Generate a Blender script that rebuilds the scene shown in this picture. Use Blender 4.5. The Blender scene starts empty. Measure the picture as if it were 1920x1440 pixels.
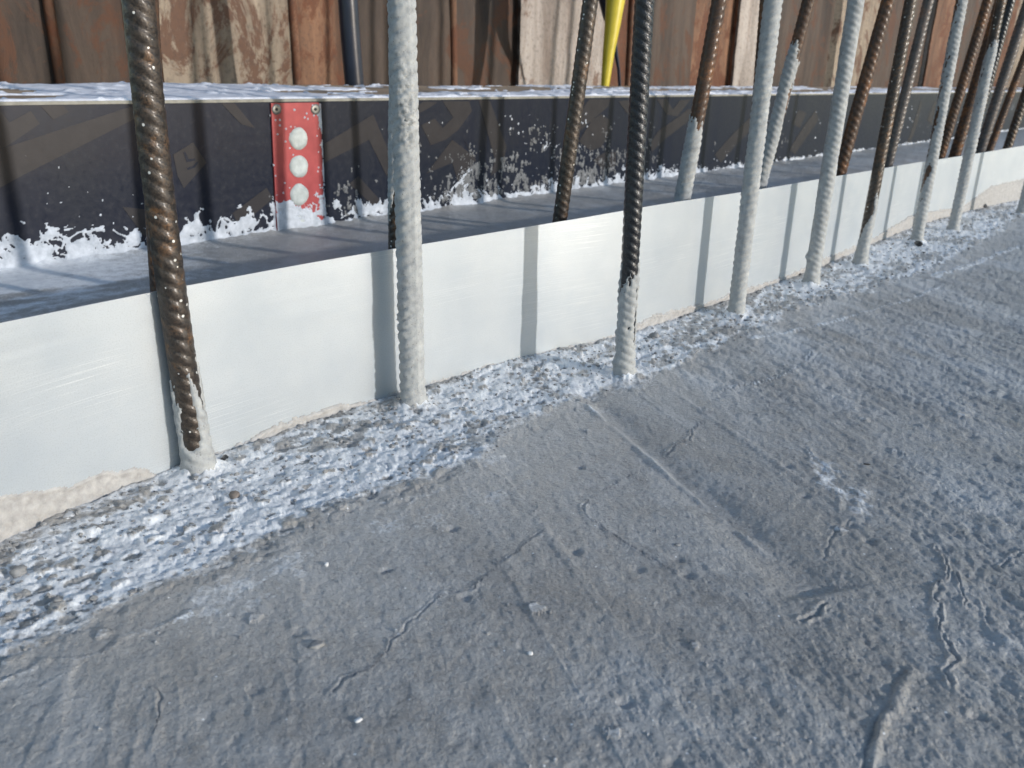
import bpy, math, random
import numpy as np
from mathutils import Matrix, Vector

# ------------------------------------------------------------------ camera, sky, sun
S = bpy.context.scene
random.seed(7); np.random.seed(7)
H = 0.27; FPX = 1635.4; PITCH = math.radians(19.975); ROLL = math.radians(1.549)
_f = np.array([0, math.cos(PITCH), -math.sin(PITCH)]); _r0 = np.array([1.0, 0, 0]); _u0 = np.cross(_r0, _f)
RT = math.cos(ROLL) * _r0 + math.sin(ROLL) * _u0
UP = -math.sin(ROLL) * _r0 + math.cos(ROLL) * _u0
cam = bpy.data.objects.new('camera', bpy.data.cameras.new('camera')); S.collection.objects.link(cam)
cam.matrix_world = Matrix(((RT[0], UP[0], -_f[0], 0), (RT[1], UP[1], -_f[1], 0), (RT[2], UP[2], -_f[2], H), (0, 0, 0, 1)))
cam.data.sensor_width = 36; cam.data.lens = FPX / 1920 * 36
cam.data.clip_start = 0.02; cam.data.clip_end = 500
cam.data.dof.use_dof = True; cam.data.dof.focus_distance = 0.64; cam.data.dof.aperture_fstop = 18.0
S.camera = cam
SUN_EL = math.radians(12.5); SUN_AZ = math.radians(116)          # azimuth clockwise from +Y
W = bpy.data.worlds.new('World'); S.world = W; W.use_nodes = True
wt = W.node_tree; sky = wt.nodes.new('ShaderNodeTexSky'); sky.sky_type = 'NISHITA'; sky.sun_disc = False
sky.sun_elevation = SUN_EL; sky.sun_rotation = SUN_AZ; sky.air_density = 1.0; sky.dust_density = 0.4; sky.ozone_density = 1.35
bg = wt.nodes['Background']; bg.inputs['Strength'].default_value = 0.15
wt.links.new(sky.outputs[0], bg.inputs['Color'])
sl = bpy.data.lights.new('sun', 'SUN'); sl.energy = 2.15; sl.angle = math.radians(0.8); sl.color = (1.0, 0.95, 0.89)
so = bpy.data.objects.new('sun', sl); S.collection.objects.link(so)
sd = Vector((math.sin(SUN_AZ) * math.cos(SUN_EL), math.cos(SUN_AZ) * math.cos(SUN_EL), math.sin(SUN_EL)))
so.rotation_euler = sd.to_track_quat('Z', 'Y').to_euler(); so.location = sd * 5
S.view_settings.view_transform = 'Standard'; S.view_settings.look = 'None'
S.view_settings.exposure = 0.64; S.view_settings.gamma = 1.0

# ------------------------------------------------------------------ helpers
def ray(px, py):
    px = np.asarray(px, float); py = np.asarray(py, float)
    return _f + ((px - 960) / FPX)[..., None] * RT + ((720 - py) / FPX)[..., None] * UP
CAMP = np.array([0, 0, H])
def G(px, py, z=0.0):                                   # where the sight line meets the level z
    d = ray(px, py); t = (z - H) / d[..., 2]; return CAMP + t[..., None] * d
def AtR(px, py, R):                                     # at horizontal range R
    d = ray(px, py); t = R / np.hypot(d[..., 0], d[..., 1]); return CAMP + t[..., None] * d
TD = np.array([0.6495, 0.7604, 0]); ND = np.array([-0.7604, 0.6495, 0])   # along the strip / across it
TROW = np.array([0.0, 0.0, 0.0])
def sn(P): return P[..., 0] * TD[0] + P[..., 1] * TD[1], P[..., 0] * ND[0] + P[..., 1] * ND[1]
def fromsn(s, n, z): return np.stack([s * TD[0] + n * ND[0], s * TD[1] + n * ND[1], z + 0 * s], -1)
def OnWall(px, py, n):                                  # where the sight line meets the upright plane at n
    d = ray(px, py); t = n / (d[..., 0] * ND[0] + d[..., 1] * ND[1]); return CAMP + t[..., None] * d
def sst(a, b, x):
    t = np.clip((x - a) / (b - a), 0, 1); return t * t * (3 - 2 * t)
_tab = np.random.RandomState(3).rand(256, 256)
def vn(x, y):
    xi = np.floor(x).astype(np.int64); yi = np.floor(y).astype(np.int64); fx = x - xi; fy = y - yi
    fx = fx * fx * fx * (fx * (fx * 6 - 15) + 10); fy = fy * fy * fy * (fy * (fy * 6 - 15) + 10)
    a = _tab[xi & 255, yi & 255]; b = _tab[(xi + 1) & 255, yi & 255]; c = _tab[xi & 255, (yi + 1) & 255]; d = _tab[(xi + 1) & 255, (yi + 1) & 255]
    return (a + (b - a) * fx + (c - a) * fy + (a - b - c + d) * fx * fy) * 2 - 1
def fbm(x, y, o=4, g=0.5, seed=0.0):
    r = 0; a = 1; tot = 0
    for i in range(o):
        cs, sn_ = math.cos(1.1 * i + seed), math.sin(1.1 * i + seed)
        r = r + a * vn(cs * x - sn_ * y + 17.3 * i + seed * 31, sn_ * x + cs * y + 9.1 * i + seed * 57); tot += a
        x = x * 2.03; y = y * 2.03; a *= g
    return r / tot * 1.6
def ridged(x, y, o=4, seed=0.0):
    r = 0; a = 1; tot = 0
    for i in range(o):
        cs, sn_ = math.cos(1.3 * i + seed), math.sin(1.3 * i + seed)
        r = r + a * (1 - 2 * np.abs(vn(cs * x - sn_ * y + 11.3 * i + seed * 13, sn_ * x + cs * y + 5.7 * i + seed * 77))); tot += a
        x = x * 2.1; y = y * 2.1; a *= .5
    return r / tot
def cells(x, y, seed=0):                                # distance to nearest feature point and its random value
    xi = np.floor(x).astype(np.int64); yi = np.floor(y).astype(np.int64); best = np.full(x.shape, 9.0); val = np.zeros(x.shape)
    for dx in (-1, 0, 1):
        for dy in (-1, 0, 1):
            cx = xi + dx; cy = yi + dy
            px = cx + _tab[(cx + seed) & 255, (cy + 7) & 255]; py = cy + _tab[(cx + 91) & 255, (cy + seed * 3) & 255]
            d = np.hypot(px - x, py - y); m = d < best; best[m] = d[m]; val[m] = _tab[(cx + 33) & 255, (cy + 55 + seed) & 255][m]
    return best, val
def polydist(P, pts):                                   # distance in plan to a polyline + parameter 0..1
    best = np.full(P.shape[0], 9.0); par = np.zeros(P.shape[0]); n = len(pts) - 1
    for i in range(n):
        a = pts[i][:2]; b = pts[i + 1][:2]; ab = b - a; t = np.clip(((P[:, :2] - a) @ ab) / (ab @ ab), 0, 1)
        d = np.hypot(P[:, 0] - a[0] - t * ab[0], P[:, 1] - a[1] - t * ab[1]); m = d < best; best[m] = d[m]; par[m] = ((i + t) / n)[m]
    return best, par

def mesh_np(name, V, F, smooth=True, attrs=None):
    V = np.ascontiguousarray(V, np.float32); F = np.ascontiguousarray(F, np.int32); k = F.shape[1]
    me = bpy.data.meshes.new(name); me.vertices.add(len(V)); me.vertices.foreach_set('co', V.ravel())
    me.loops.add(F.size); me.loops.foreach_set('vertex_index', F.ravel())
    me.polygons.add(len(F)); me.polygons.foreach_set('loop_start', np.arange(0, F.size, k, dtype=np.int32))
    me.polygons.foreach_set('loop_total', np.full(len(F), k, np.int32))
    me.update(calc_edges=True); me.validate()
    me.polygons.foreach_set('use_smooth', np.full(len(me.polygons), smooth))
    for kx, v in (attrs or {}).items():
        at = me.attributes.new(kx, 'FLOAT', 'POINT'); at.data.foreach_set('value', np.ascontiguousarray(v, np.float32).ravel())
    return me
def link(name, me, m, parent=None, **props):
    o = bpy.data.objects.new(name, me); S.collection.objects.link(o)
    if m is not None: me.materials.append(m)
    if parent is not None: o.parent = parent
    for k, v in props.items(): o[k] = v
    return o
def empty(name, loc, **props):
    o = bpy.data.objects.new(name, None); S.collection.objects.link(o); o.location = loc; o.empty_display_size = .02
    for k, v in props.items(): o[k] = v
    return o
def gridF(nu, nv, close=False):
    i = np.arange(nu - (0 if close else 1)); j = np.arange(nv - 1); I, J = np.meshgrid(i, j)
    a = J * nu + I; b = J * nu + (I + 1) % nu
    return np.stack([a, b, b + nu, a + nu], -1).reshape(-1, 4)
def compact(V, F, attrs):
    used = np.zeros(len(V), bool); used[F.ravel()] = True; idx = np.cumsum(used) - 1
    return V[used], idx[F], {k: v[used] for k, v in attrs.items()}
def box_np(cs):                                         # eight corners, bottom ring then top ring
    return np.array(cs), np.array([(3, 2, 1, 0), (4, 5, 6, 7), (0, 1, 5, 4), (1, 2, 6, 5), (2, 3, 7, 6), (3, 0, 4, 7)])

# ---- materials
def mat(name):
    m = bpy.data.materials.new(name); m.use_nodes = True; nt = m.node_tree
    return m, nt, nt.nodes['Principled BSDF']
class N:
    def __init__(s, nt): s.nt = nt
    def node(s, t, **k):
        n = s.nt.nodes.new(t)
        for a, b in k.items(): setattr(n, a, b)
        return n
    def L(s, a, b): s.nt.links.new(a, b)
    def coord(s, scale=(1, 1, 1), rot=(0, 0, 0)):
        tc = s.node('ShaderNodeTexCoord'); mp = s.node('ShaderNodeMapping'); mp.inputs['Scale'].default_value = scale; mp.inputs['Rotation'].default_value = rot
        s.L(tc.outputs['Object'], mp.inputs[0]); return mp.outputs[0]
    def noise(s, vec, scale, detail=4, rough=.55, dist=0):
        n = s.node('ShaderNodeTexNoise'); n.inputs['Scale'].default_value = scale; n.inputs['Detail'].default_value = detail
        n.inputs['Roughness'].default_value = rough; n.inputs['Distortion'].default_value = dist; s.L(vec, n.inputs['Vector']); return n.outputs['Fac']
    def vor(s, vec, scale, feat='F1', out='Distance'):
        n = s.node('ShaderNodeTexVoronoi'); n.feature = feat; n.inputs['Scale'].default_value = scale; s.L(vec, n.inputs['Vector']); return n.outputs[out]
    def ramp(s, f, stops):
        n = s.node('ShaderNodeValToRGB'); e = n.color_ramp.elements
        while len(e) < len(stops): e.new(.5)
        for x, (p, c) in zip(e, stops):
            x.position = p; x.color = (*c, 1) if hasattr(c, '__len__') else (c, c, c, 1)
        s.L(f, n.inputs[0]); return n.outputs[0]
    def mix(s, f, a, b, bt='MIX'):
        n = s.node('ShaderNodeMix', data_type='RGBA', blend_type=bt)
        for i, v in ((0, f), (6, a), (7, b)):
            if isinstance(v, (int, float)): n.inputs[i].default_value = v
            elif isinstance(v, tuple): n.inputs[i].default_value = (*v, 1)
            else: s.L(v, n.inputs[i])
        return n.outputs[2]
    def math(s, op, a, b=0.0, clamp=False):
        n = s.node('ShaderNodeMath', operation=op); n.use_clamp = clamp
        for i, v in ((0, a), (1, b)):
            if isinstance(v, (int, float)): n.inputs[i].default_value = v
            else: s.L(v, n.inputs[i])
        return n.outputs[0]
    def attr(s, name):
        n = s.node('ShaderNodeAttribute'); n.attribute_name = name; return n.outputs['Fac']
    def bump(s, h, strength, dist, bsdf, prev=None):
        n = s.node('ShaderNodeBump'); n.inputs['Strength'].default_value = strength; n.inputs['Distance'].default_value = dist
        s.L(h, n.inputs['Height'])
        if prev is not None: s.L(prev, n.inputs['Normal'])
        s.L(n.outputs[0], bsdf.inputs['Normal']); return n.outputs[0]

def m_concrete():
    m, nt, b = mat('damp_concrete'); n = N(nt); c = n.coord()
    st = n.coord((1, 1, 1))
    fr = n.attr('frost'); tn = n.attr('tone'); da = n.attr('dark')
    n1 = n.noise(c, 60, 6, .65); n2 = n.noise(c, 420, 4, .6); n3 = n.noise(c, 7, 5, .6)
    base = n.ramp(n1, [(.25, (.19, .187, .183)), (.5, (.325, .320, .314)), (.78, (.455, .447, .438))])
    base = n.mix(n.ramp(n3, [(.42, 0.0), (.60, .75)]), base, (.34, .318, .292))
    base = n.mix(n.math('MULTIPLY', tn, .5, True), base, (.53, .54, .55))
    base = n.mix(n.ramp(n2, [(.56, 0.0), (.70, .55)]), base, (.50, .50, .50))
    n5 = n.vor(c, 330); n5c = n.vor(c, 330, out='Color')
    base = n.mix(n.math('MULTIPLY', n.math('LESS_THAN', n5, .22), n.math('GREATER_THAN', n5c, .90)), base, (.70, .71, .72))
    base = n.mix(n.ramp(n2, [(.30, .65), (.43, 0.0)]), base, (.13, .13, .135))
    base = n.mix(da, base, (.065, .064, .064))
    f2 = n.math('ADD', fr, n.math('MULTIPLY', n.math('SUBTRACT', n2, .5), .7))
    f2 = n.math('ADD', f2, n.math('MULTIPLY', n.math('SUBTRACT', n1, .5), .7))
    fm = n.ramp(f2, [(.30, 0.0), (.78, 1.0)])
    fcol = n.ramp(n1, [(.3, (.58, .60, .64)), (.6, (.83, .85, .87))])
    col = n.mix(n.math('MULTIPLY', fm, .92), base, fcol)
    n.L(col, b.inputs['Base Color'])
    n.L(n.ramp(n1, [(.3, .34), (.7, .54)]), b.inputs['Roughness'])
    b.inputs['Specular IOR Level'].default_value = .5
    p = n.bump(n.noise(c, 260, 6, .7), 1.0, .0018, b)
    n.bump(n2, .5, .0006, b, p)
    return m
def m_coat():
    m, nt, b = mat('dried_cement_slurry'); n = N(nt); c = n.coord()
    n1 = n.noise(c, 110, 5, .6); n2 = n.noise(c, 900, 3, .6); n3 = n.noise(c, 25, 4, .6)
    col = n.ramp(n1, [(.2, (.20, .208, .21)), (.45, (.34, .35, .35)), (.75, (.44, .45, .44))])
    col = n.mix(n.ramp(n3, [(.5, 0.0), (.7, .55)]), col, (.24, .245, .25))
    col = n.mix(n.ramp(n2, [(.28, .95), (.38, 0.0)]), col, (.11, .10, .09))
    n.L(col, b.inputs['Base Color']); b.inputs['Roughness'].default_value = .8
    p = n.bump(n1, .5, .0012, b); n.bump(n2, .5, .0005, b, p); return m
def m_steel(name, dark, mid, rust, amount, rough, speck=.3, metal=.35):
    m, nt, b = mat(name); n = N(nt); c = n.coord()
    n1 = n.noise(c, 90, 7, .7, .6); n2 = n.noise(c, 500, 5, .65); n3 = n.noise(c, 22, 4, .6)
    col = n.ramp(n1, [(.3, dark), (.6, mid)])
    rm = n.math('ADD', n.math('MULTIPLY', n1, .5), n.math('MULTIPLY', n3, .5))
    col = n.mix(n.ramp(rm, [(.62 - amount * .3, 0.0), (.72 - amount * .3, .9)]), col, rust)
    col = n.mix(n.ramp(n2, [(.38, .8), (.52, 0.0)]), col, dark)
    v = n.vor(c, 210); vc = n.vor(c, 210, out='Color')
    sp = n.math('MULTIPLY', n.math('LESS_THAN', v, .20), n.math('GREATER_THAN', vc, 1 - speck))
    col = n.mix(sp, col, (.62, .61, .57))
    n.L(col, b.inputs['Base Color']); n.L(n.ramp(n2, [(.3, rough * .7), (.7, rough * 1.4)]), b.inputs['Roughness'])
    b.inputs['Metallic'].default_value = metal
    b.inputs['Coat Weight'].default_value = .25; b.inputs['Coat Roughness'].default_value = .22
    n.bump(n2, .8, .0008, b); return m
def m_sheet():
    m, nt, b = mat('galvanised_steel'); n = N(nt)
    tc = n.node('ShaderNodeUVMap'); 
    def uvn(sx, sy, sc, det=3, ro=.6):
        mp = n.node('ShaderNodeMapping'); mp.inputs['Scale'].default_value = (sx, sy, 1); n.L(tc.outputs[0], mp.inputs[0]); return n.noise(mp.outputs[0], sc, det, ro)
    scr = uvn(1, 320, 9, 2, .5); fine = uvn(1, 1, 1100, 2, .6); blot = uvn(1, 1, 14, 4); scr2 = uvn(3, 420, 4, 2, .5)
    reg = uvn(1, 2, 5, 2)
    s1 = n.math('MULTIPLY', n.ramp(scr2, [(.58, 0.0), (.63, 1.0)]), n.ramp(reg, [(.48, 0.0), (.62, 1.0)]))
    col = n.ramp(blot, [(.3, (.46, .505, .545)), (.7, (.54, .575, .60))])
    col = n.mix(n.math('MULTIPLY', s1, .38), col, (.88, .89, .88))
    col = n.mix(n.ramp(fine, [(.35, .45), (.5, 0.0)]), col, (.38, .41, .43))
    n.L(col, b.inputs['Base Color']); b.inputs['Metallic'].default_value = .5
    n.L(n.ramp(scr, [(.3, .36), (.7, .50)]), b.inputs['Roughness'])
    b.inputs['Anisotropic'].default_value = .3
    n.bump(scr, .04, .0003, b); return m
def m_film():
    m, nt, b = mat('dark_film_facing'); b.inputs['Specular IOR Level'].default_value = .22; n = N(nt); c = n.coord()
    n1 = n.noise(n.coord((1, 1, .12)), 14, 4, .6); n2 = n.noise(c, 120, 5, .65); n3 = n.noise(c, 6, 3)
    col = n.ramp(n1, [(.3, (.005, .008, .020)), (.65, (.010, .013, .022))])
    col = n.mix(n.ramp(n2, [(.55, 0.0), (.75, .35)]), col, (.04, .04, .045))
    n.L(col, b.inputs['Base Color']); n.L(n.ramp(n2, [(.3, .30), (.7, .48)]), b.inputs['Roughness'])
    n.bump(n2, .15, .0006, b); return m
def m_plain(name, c1, c2, scale, rough, metal=0.0, bumpd=.0006, stretch=(1, 1, 1), spec=.5):
    m, nt, b = mat(name); n = N(nt); c = n.coord(stretch); n1 = n.noise(c, scale, 6, .65)
    n.L(n.ramp(n1, [(.3, c1), (.7, c2)]), b.inputs['Base Color']); b.inputs['Roughness'].default_value = rough; b.inputs['Metallic'].default_value = metal
    b.inputs['Specular IOR Level'].default_value = spec
    n.bump(n1, .5, bumpd, b); return m
def m_pile(name, a, bb, rust, amount):
    m, nt, b = mat(name); n = N(nt)
    n1 = n.noise(n.coord((1, 1, .14)), 9, 7, .68, .6); n2 = n.noise(n.coord((1, 1, .7)), 7, 8, .78, .6); n3 = n.noise(n.coord(), 80, 5, .7)
    n4 = n.noise(n.coord((1, 1, .10)), 17, 6, .7, .5)
    col = n.ramp(n1, [(.33, a), (.62, bb)])
    col = n.mix(n.ramp(n4, [(.52, 0.0), (.72, .5)]), col, rust)
    col = n.mix(n.ramp(n2, [(.57 - amount * .3, 0.0), (.62 - amount * .3, .9)]), col, rust)
    col = n.mix(n.ramp(n3, [(.3, .55), (.5, 0.0)]), col, (.05, .035, .03))
    n.L(col, b.inputs['Base Color']); b.inputs['Roughness'].default_value = .8
    n.bump(n2, .8, .008, b); return m

M_conc = m_concrete(); M_coat = m_coat()
M_brown = m_steel('dark_brown_oxidised_steel', (.012, .009, .008), (.070, .052, .038), (.15, .070, .024), .30, .40, .34, .3)
M_black = m_steel('black_mill_scale_steel', (.006, .007, .010), (.016, .018, .023), (.12, .09, .05), -.1, .30, .03, .3)
M_rust = m_steel('rusty_steel', (.030, .016, .010), (.080, .038, .017), (.20, .078, .020), .42, .60, .0, .1)
M_dull = m_steel('dull_grey_brown_steel', (.05, .045, .042), (.13, .11, .10), (.22, .12, .07), .2, .55, .05, .2)
M_sheet = m_sheet(); M_film = m_film()
M_splat = m_plain('splashed_white_slurry', (.30, .33, .37), (.58, .61, .66), 60, .75)
M_scrape = m_plain('thin_grey_slurry', (.05, .052, .055), (.20, .205, .21), 120, .7)
M_white = m_plain('white_surface_slurry', (.52, .54, .60), (.84, .86, .92), 60, .7)
M_film_slurry = m_plain('thin_beige_slurry', (.27, .262, .255), (.44, .43, .42), 160, .6, 0, .002)
M_print = m_plain('brown_film_print', (.021, .019, .021), (.031, .028, .030), 40, .45, 0, .0002, (1, 1, 1), .22)
M_timber = m_plain('weathered_timber', (.19, .135, .09), (.36, .28, .20), 14, .75, 0, .001, (1, 1, 4))
M_edge = m_plain('grey_sealed_edge', (.17, .16, .13), (.30, .29, .25), 50, .6)
M_red = m_plain('scratched_red_enamel', (.24, .022, .026), (.40, .055, .055), 22, .45, 0, .0003)
M_plug = m_plain('pale_mortar', (.30, .33, .32), (.58, .61, .59), 45, .75, 0, .002)
M_screw = m_plain('grey_steel_rivet', (.20, .19, .17), (.34, .33, .30), 90, .45, .6)
M_dot = m_plain('socket_shade_black', (.01, .01, .01), (.03, .03, .03), 90, .8)
M_hose = m_plain('navy_black_plastic', (.008, .012, .025), (.014, .020, .04), 30, .30)
M_yel = m_plain('yellow_plastic', (.46, .37, .022), (.58, .47, .04), 30, .35)
M_stone = m_plain('grey_pebble', (.14, .14, .14), (.30, .30, .30), 150, .7, 0, .001)
M_stoneb = m_plain('brown_pebble', (.12, .10, .085), (.24, .20, .17), 150, .7, 0, .001)
M_stonew = m_plain('white_pebble', (.50, .51, .52), (.70, .70, .70), 150, .6, 0, .001)
M_rub = m_plain('black_rubber', (.006, .006, .007), (.02, .02, .022), 200, .5, 0, .001)
M_earth = m_plain('dark_earth', (.06, .05, .04), (.14, .12, .10), 3, .9, 0, .01)
M_pale = m_pile('mortar_stained_steel', (.15, .115, .085), (.32, .26, .195), (.10, .045, .025), .12)
M_grey = m_pile('pale_concrete_coated_steel', (.20, .165, .14), (.42, .37, .33), (.15, .085, .055), -.02)
M_rpan = m_pile('dark_brown_pile_steel', (.022, .016, .013), (.090, .064, .048), (.085, .036, .018), .17)  # darkest brown of the pile steels
M_rweb = m_pile('orange_rust_pile_steel', (.055, .026, .014), (.22, .115, .065), (.11, .038, .016), .25)

# ------------------------------------------------------------------ measured outlines (picture points turned into places)
A = lambda L: np.array(L, float)
strip_px = A([(-260, 1185), (-120, 1085), (0, 1012), (80, 978), (150, 950), (220, 920), (290, 890), (350, 872), (410, 855), (480, 826), (560, 795), (650, 765), (755, 738), (860, 705), (975, 672), (1070, 652), (1160, 632), (1225, 612), (1292, 588), (1350, 570), (1403, 552), (1453, 533), (1500, 515), (1547, 495), (1600, 473), (1642, 455), (1707, 428), (1760, 412), (1800, 399), (1850, 387), (1910, 375), (1990, 358)])
band_px = A([(-260, 1370), (0, 1250), (150, 1172), (300, 1105), (450, 1045), (600, 985), (740, 935), (850, 892), (920, 850), (960, 800), (1080, 760), (1200, 712), (1300, 672), (1420, 622), (1540, 570), (1640, 540), (1750, 505), (1850, 450), (1920, 405), (1990, 385)])
top_px = A([(-260, 668), (0, 607), (150, 577), (290, 547), (360, 533), (480, 512), (600, 491), (740, 466), (860, 447), (1000, 425), (1100, 407), (1200, 388), (1315, 372), (1450, 351), (1540, 335), (1620, 322), (1700, 308), (1780, 296), (1850, 285), (1920, 273), (1990, 262)])
SP = G(strip_px[:, 0], strip_px[:, 1]); ss, snn = sn(SP)
k = np.argsort(ss); ss = ss[k]; snn = snn[k]
SLO, SHI = ss[0], ss[-1]
def strip_n(s):
    base = np.interp(s, ss, snn)
    return base
# smooth the measured plan line
_sg = np.linspace(ss[0], ss[-1], 600); _ng = np.interp(_sg, ss, snn)
for _ in range(3): _ng[8:-8] = np.convolve(_ng, np.ones(17) / 17, 'valid')
strip_n = lambda s: np.interp(s, _sg, _ng)
BP = G(band_px[:, 0], band_px[:, 1]); bs, bn = sn(BP); kk = np.argsort(bs); bs = bs[kk]; bn = bn[kk]
band_n = lambda s: np.interp(s, bs, bn)
def top_height(s):                                      # height of the sheet above the slab at s
    n_ = strip_n(s); P0 = fromsn(s, n_, 0.0); lo = np.full(s.shape, .05); hi = np.full(s.shape, .22)
    for _ in range(24):
        mid = (lo + hi) / 2; P = P0 + np.stack([0 * s, 0 * s, mid], -1) - CAMP; z = P @ _f
        px = 960 + FPX * (P @ RT) / z; py = 720 - FPX * (P @ UP) / z; ty = np.interp(px, top_px[:, 0], top_px[:, 1])
        below = py > ty; lo = np.where(below, mid, lo); hi = np.where(below, hi, mid)
    return (lo + hi) / 2
BN = 1.272                                             # distance of the board's face
_bb = sn(G(A([0, 605, 1170, 1400]), A([500, 440, 345, 308])))
BN = float(np.mean(_bb[1]))
HB = .212

# rods: name, coat profile etc. worked out before the slab so that it can rise to meet them
rods = []
def rod(kind, base, top, dia, mats, coat, label, R=None, side=0.0, seed=0, lean=0.0):
    if R is None: P0 = G(A(base[0]), A(base[1]))
    else: P0 = AtR(A(base[0]), A(base[1]), R)
    d = ray(A(top[0]), A(top[1])); t = P0[1] / d[1]; P1 = CAMP + t * d
    ax = (P1 - P0) / np.linalg.norm(P1 - P0)
    if P0[2] != 0: P0 = P0 - ax * (P0[2] / ax[2])
    rods.append(dict(kind=kind, P=P0, ax=ax, dia=dia, m=mats, coat=coat, label=label, seed=seed, side=side))

# ------------------------------------------------------------------ rods table
# coat: list of (height along bar, coverage) ; coverage 1 whole, 0 none ; side = direction (radians) coverage starts from
F_ = 'front'; B_ = 'back'
rod(F_, (374, 880), (262, 0), .0184, M_brown, [(0, 1.3), (.014, 1.3), (.022, .75), (.040, .62), (.062, .42), (.085, .02), (.10, -.25), (1, -.9)], 'thick dark brown ribbed bar at the left, bare pointed patch above its white foot', seed=1)
rod(F_, (774, 756), (761, 0), .0176, M_brown, [(0, 1.5), (1, 1.5)], 'thick bar fully coated in pale cement with a dark scab, second from the left', seed=2)
rod(F_, (1170, 702), (1216, 0), .0162, M_black, [(0, 1.0), (.045, .75), (.066, .75), (.088, .55), (.107, .20), (.114, -.5), (1, -1.5)], 'black shiny ribbed bar with a grey cement sleeve on its lower quarter', seed=3)
rod(F_, (1379, 593), (1452, 0), .0160, M_brown, [(0, 1.5), (1, 1.5)], 'pale cement coated bar standing right of the black shiny bar', seed=4)
rod(F_, (1520, 535), (1601, 0), .0165, M_brown, [(0, 1.5), (1, 1.5)], 'pale coated bar with a round lump low on its left side', seed=5)
rod(F_, (1612, 496), (1702, 0), .0165, M_brown, [(0, 1.2), (.05, .6), (.085, .25), (.12, -.2), (.14, -1.0), (1, -1.5)], 'dark glinting bar with white cement only low down, right of the lumpy bar', seed=6)
rod(F_, (1718, 455), (1801, 0), .0165, M_rust, [(0, 1.0), (.08, .75), (1, .85)], 'pale coated bar with bare rust down its left, black scrap at its foot', seed=7)
rod(F_, (1786, 434), (1881, 0), .0165, M_brown, [(0, 1.5), (.20, 1.2), (.30, .7), (.335, .2), (.345, -1), (1, -1.5)], 'pale coated bar turning brown near the top, last but one in front', seed=8)
rod(F_, (1914, 402), (2018, 0), .0165, M_brown, [(0, 1.5), (1, 1.3)], 'pale coated bar at the right edge of the picture, only its foot in view', seed=9)
rod(B_, (303, 540), (276, 120), .0160, M_rust, [(0, -1), (1, -1.5)], 'rusty bar behind the sheet, almost hidden by the thick brown bar at the left', R=.66, seed=11)
rod(B_, (741, 465), (742, 100), .0150, M_brown, [(0, .0), (.12, .0), (.16, .5), (.3, .7), (1, .5)], 'brown bar with white drips behind the sheet, nearly hidden by the fully coated thick bar', R=.80, seed=12)
rod(B_, (1048, 411), (1103, 0), .0164, M_brown, [(0, -.8), (1, -.9)], 'glossy brown ribbed bar behind the sheet, left of the yellow hose', R=.985, seed=13)
rod(B_, (1278, 378), (1351, 0), .0185, M_rust, [(0, 1.2), (.15, 1.0), (.20, .55), (.225, -.1), (.245, -1.2), (1, -1.5)], 'orange rusted bar with pale lower sleeve, first to the right of the black bar', R=1.18, seed=14)
rod(B_, (1424, 352), (1521, 0), .0185, M_rust, [(0, 1.0), (.20, .9), (.29, .6), (.33, .0), (.35, -1.2), (1, -1.5)], 'rusty topped bar with pale pointed sleeve behind the sheet, close beside a white bar', R=1.40, seed=15)
rod(B_, (1410, 358), (1440, 0), .0165, M_rust, [(0, -1), (1, -1.5)], 'rusty bar behind the sheet whose dark edge peeps out left of a white bar', R=1.33, seed=16)
rod(B_, (1573, 330), (1664, 0), .0215, M_rust, [(0, -1.2), (1, -1.5)], 'orange brown rusted bar behind the sheet, just right of the lumpy white bar', R=1.62, seed=17)
rod(B_, (1662, 316), (1737, 0), .0205, M_dull, [(0, -.8), (1, -.9)], 'dull brown bar behind the sheet crossing behind the dark glinting bar', R=2.05, seed=18)
rod(B_, (1761, 297), (1849, 0), .0200, M_rust, [(0, -1.2), (1, -1.4)], 'thin rusty bar behind the sheet just right of the half rusty white bar', R=2.22, seed=19)
rod(B_, (1790, 291), (1879, -5), .0250, M_rust, [(0, -1.2), (1, -1.4)], 'dark rusty bar behind the sheet, partly covered by the last long white bar', R=2.28, seed=20)
rod(B_, (1818, 287), (1899, 0), .0200, M_black, [(0, -1.0), (1, -1.4)], 'thin black glinting bar behind the last long white bar', R=2.50, seed=21)
rod(B_, (1838, 284), (1932, 0), .0260, M_dull, [(0, -.5), (1, -.6)], 'blurred grey brown bar behind the sheet near the right edge', R=2.70, seed=22)
rod(B_, (1856, 279), (1958, 0), .0200, M_rust, [(0, -1.2), (1, -1.4)], 'blurred rusty bar just right of the grey brown bar near the right edge', R=2.95, seed=24)
rod(B_, (1891, 272), (1982, 0), .0250, M_brown, [(0, -.8), (1, -1.2)], 'short looking brown bar behind the sheet at the far right edge', R=3.05, seed=23)

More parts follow.
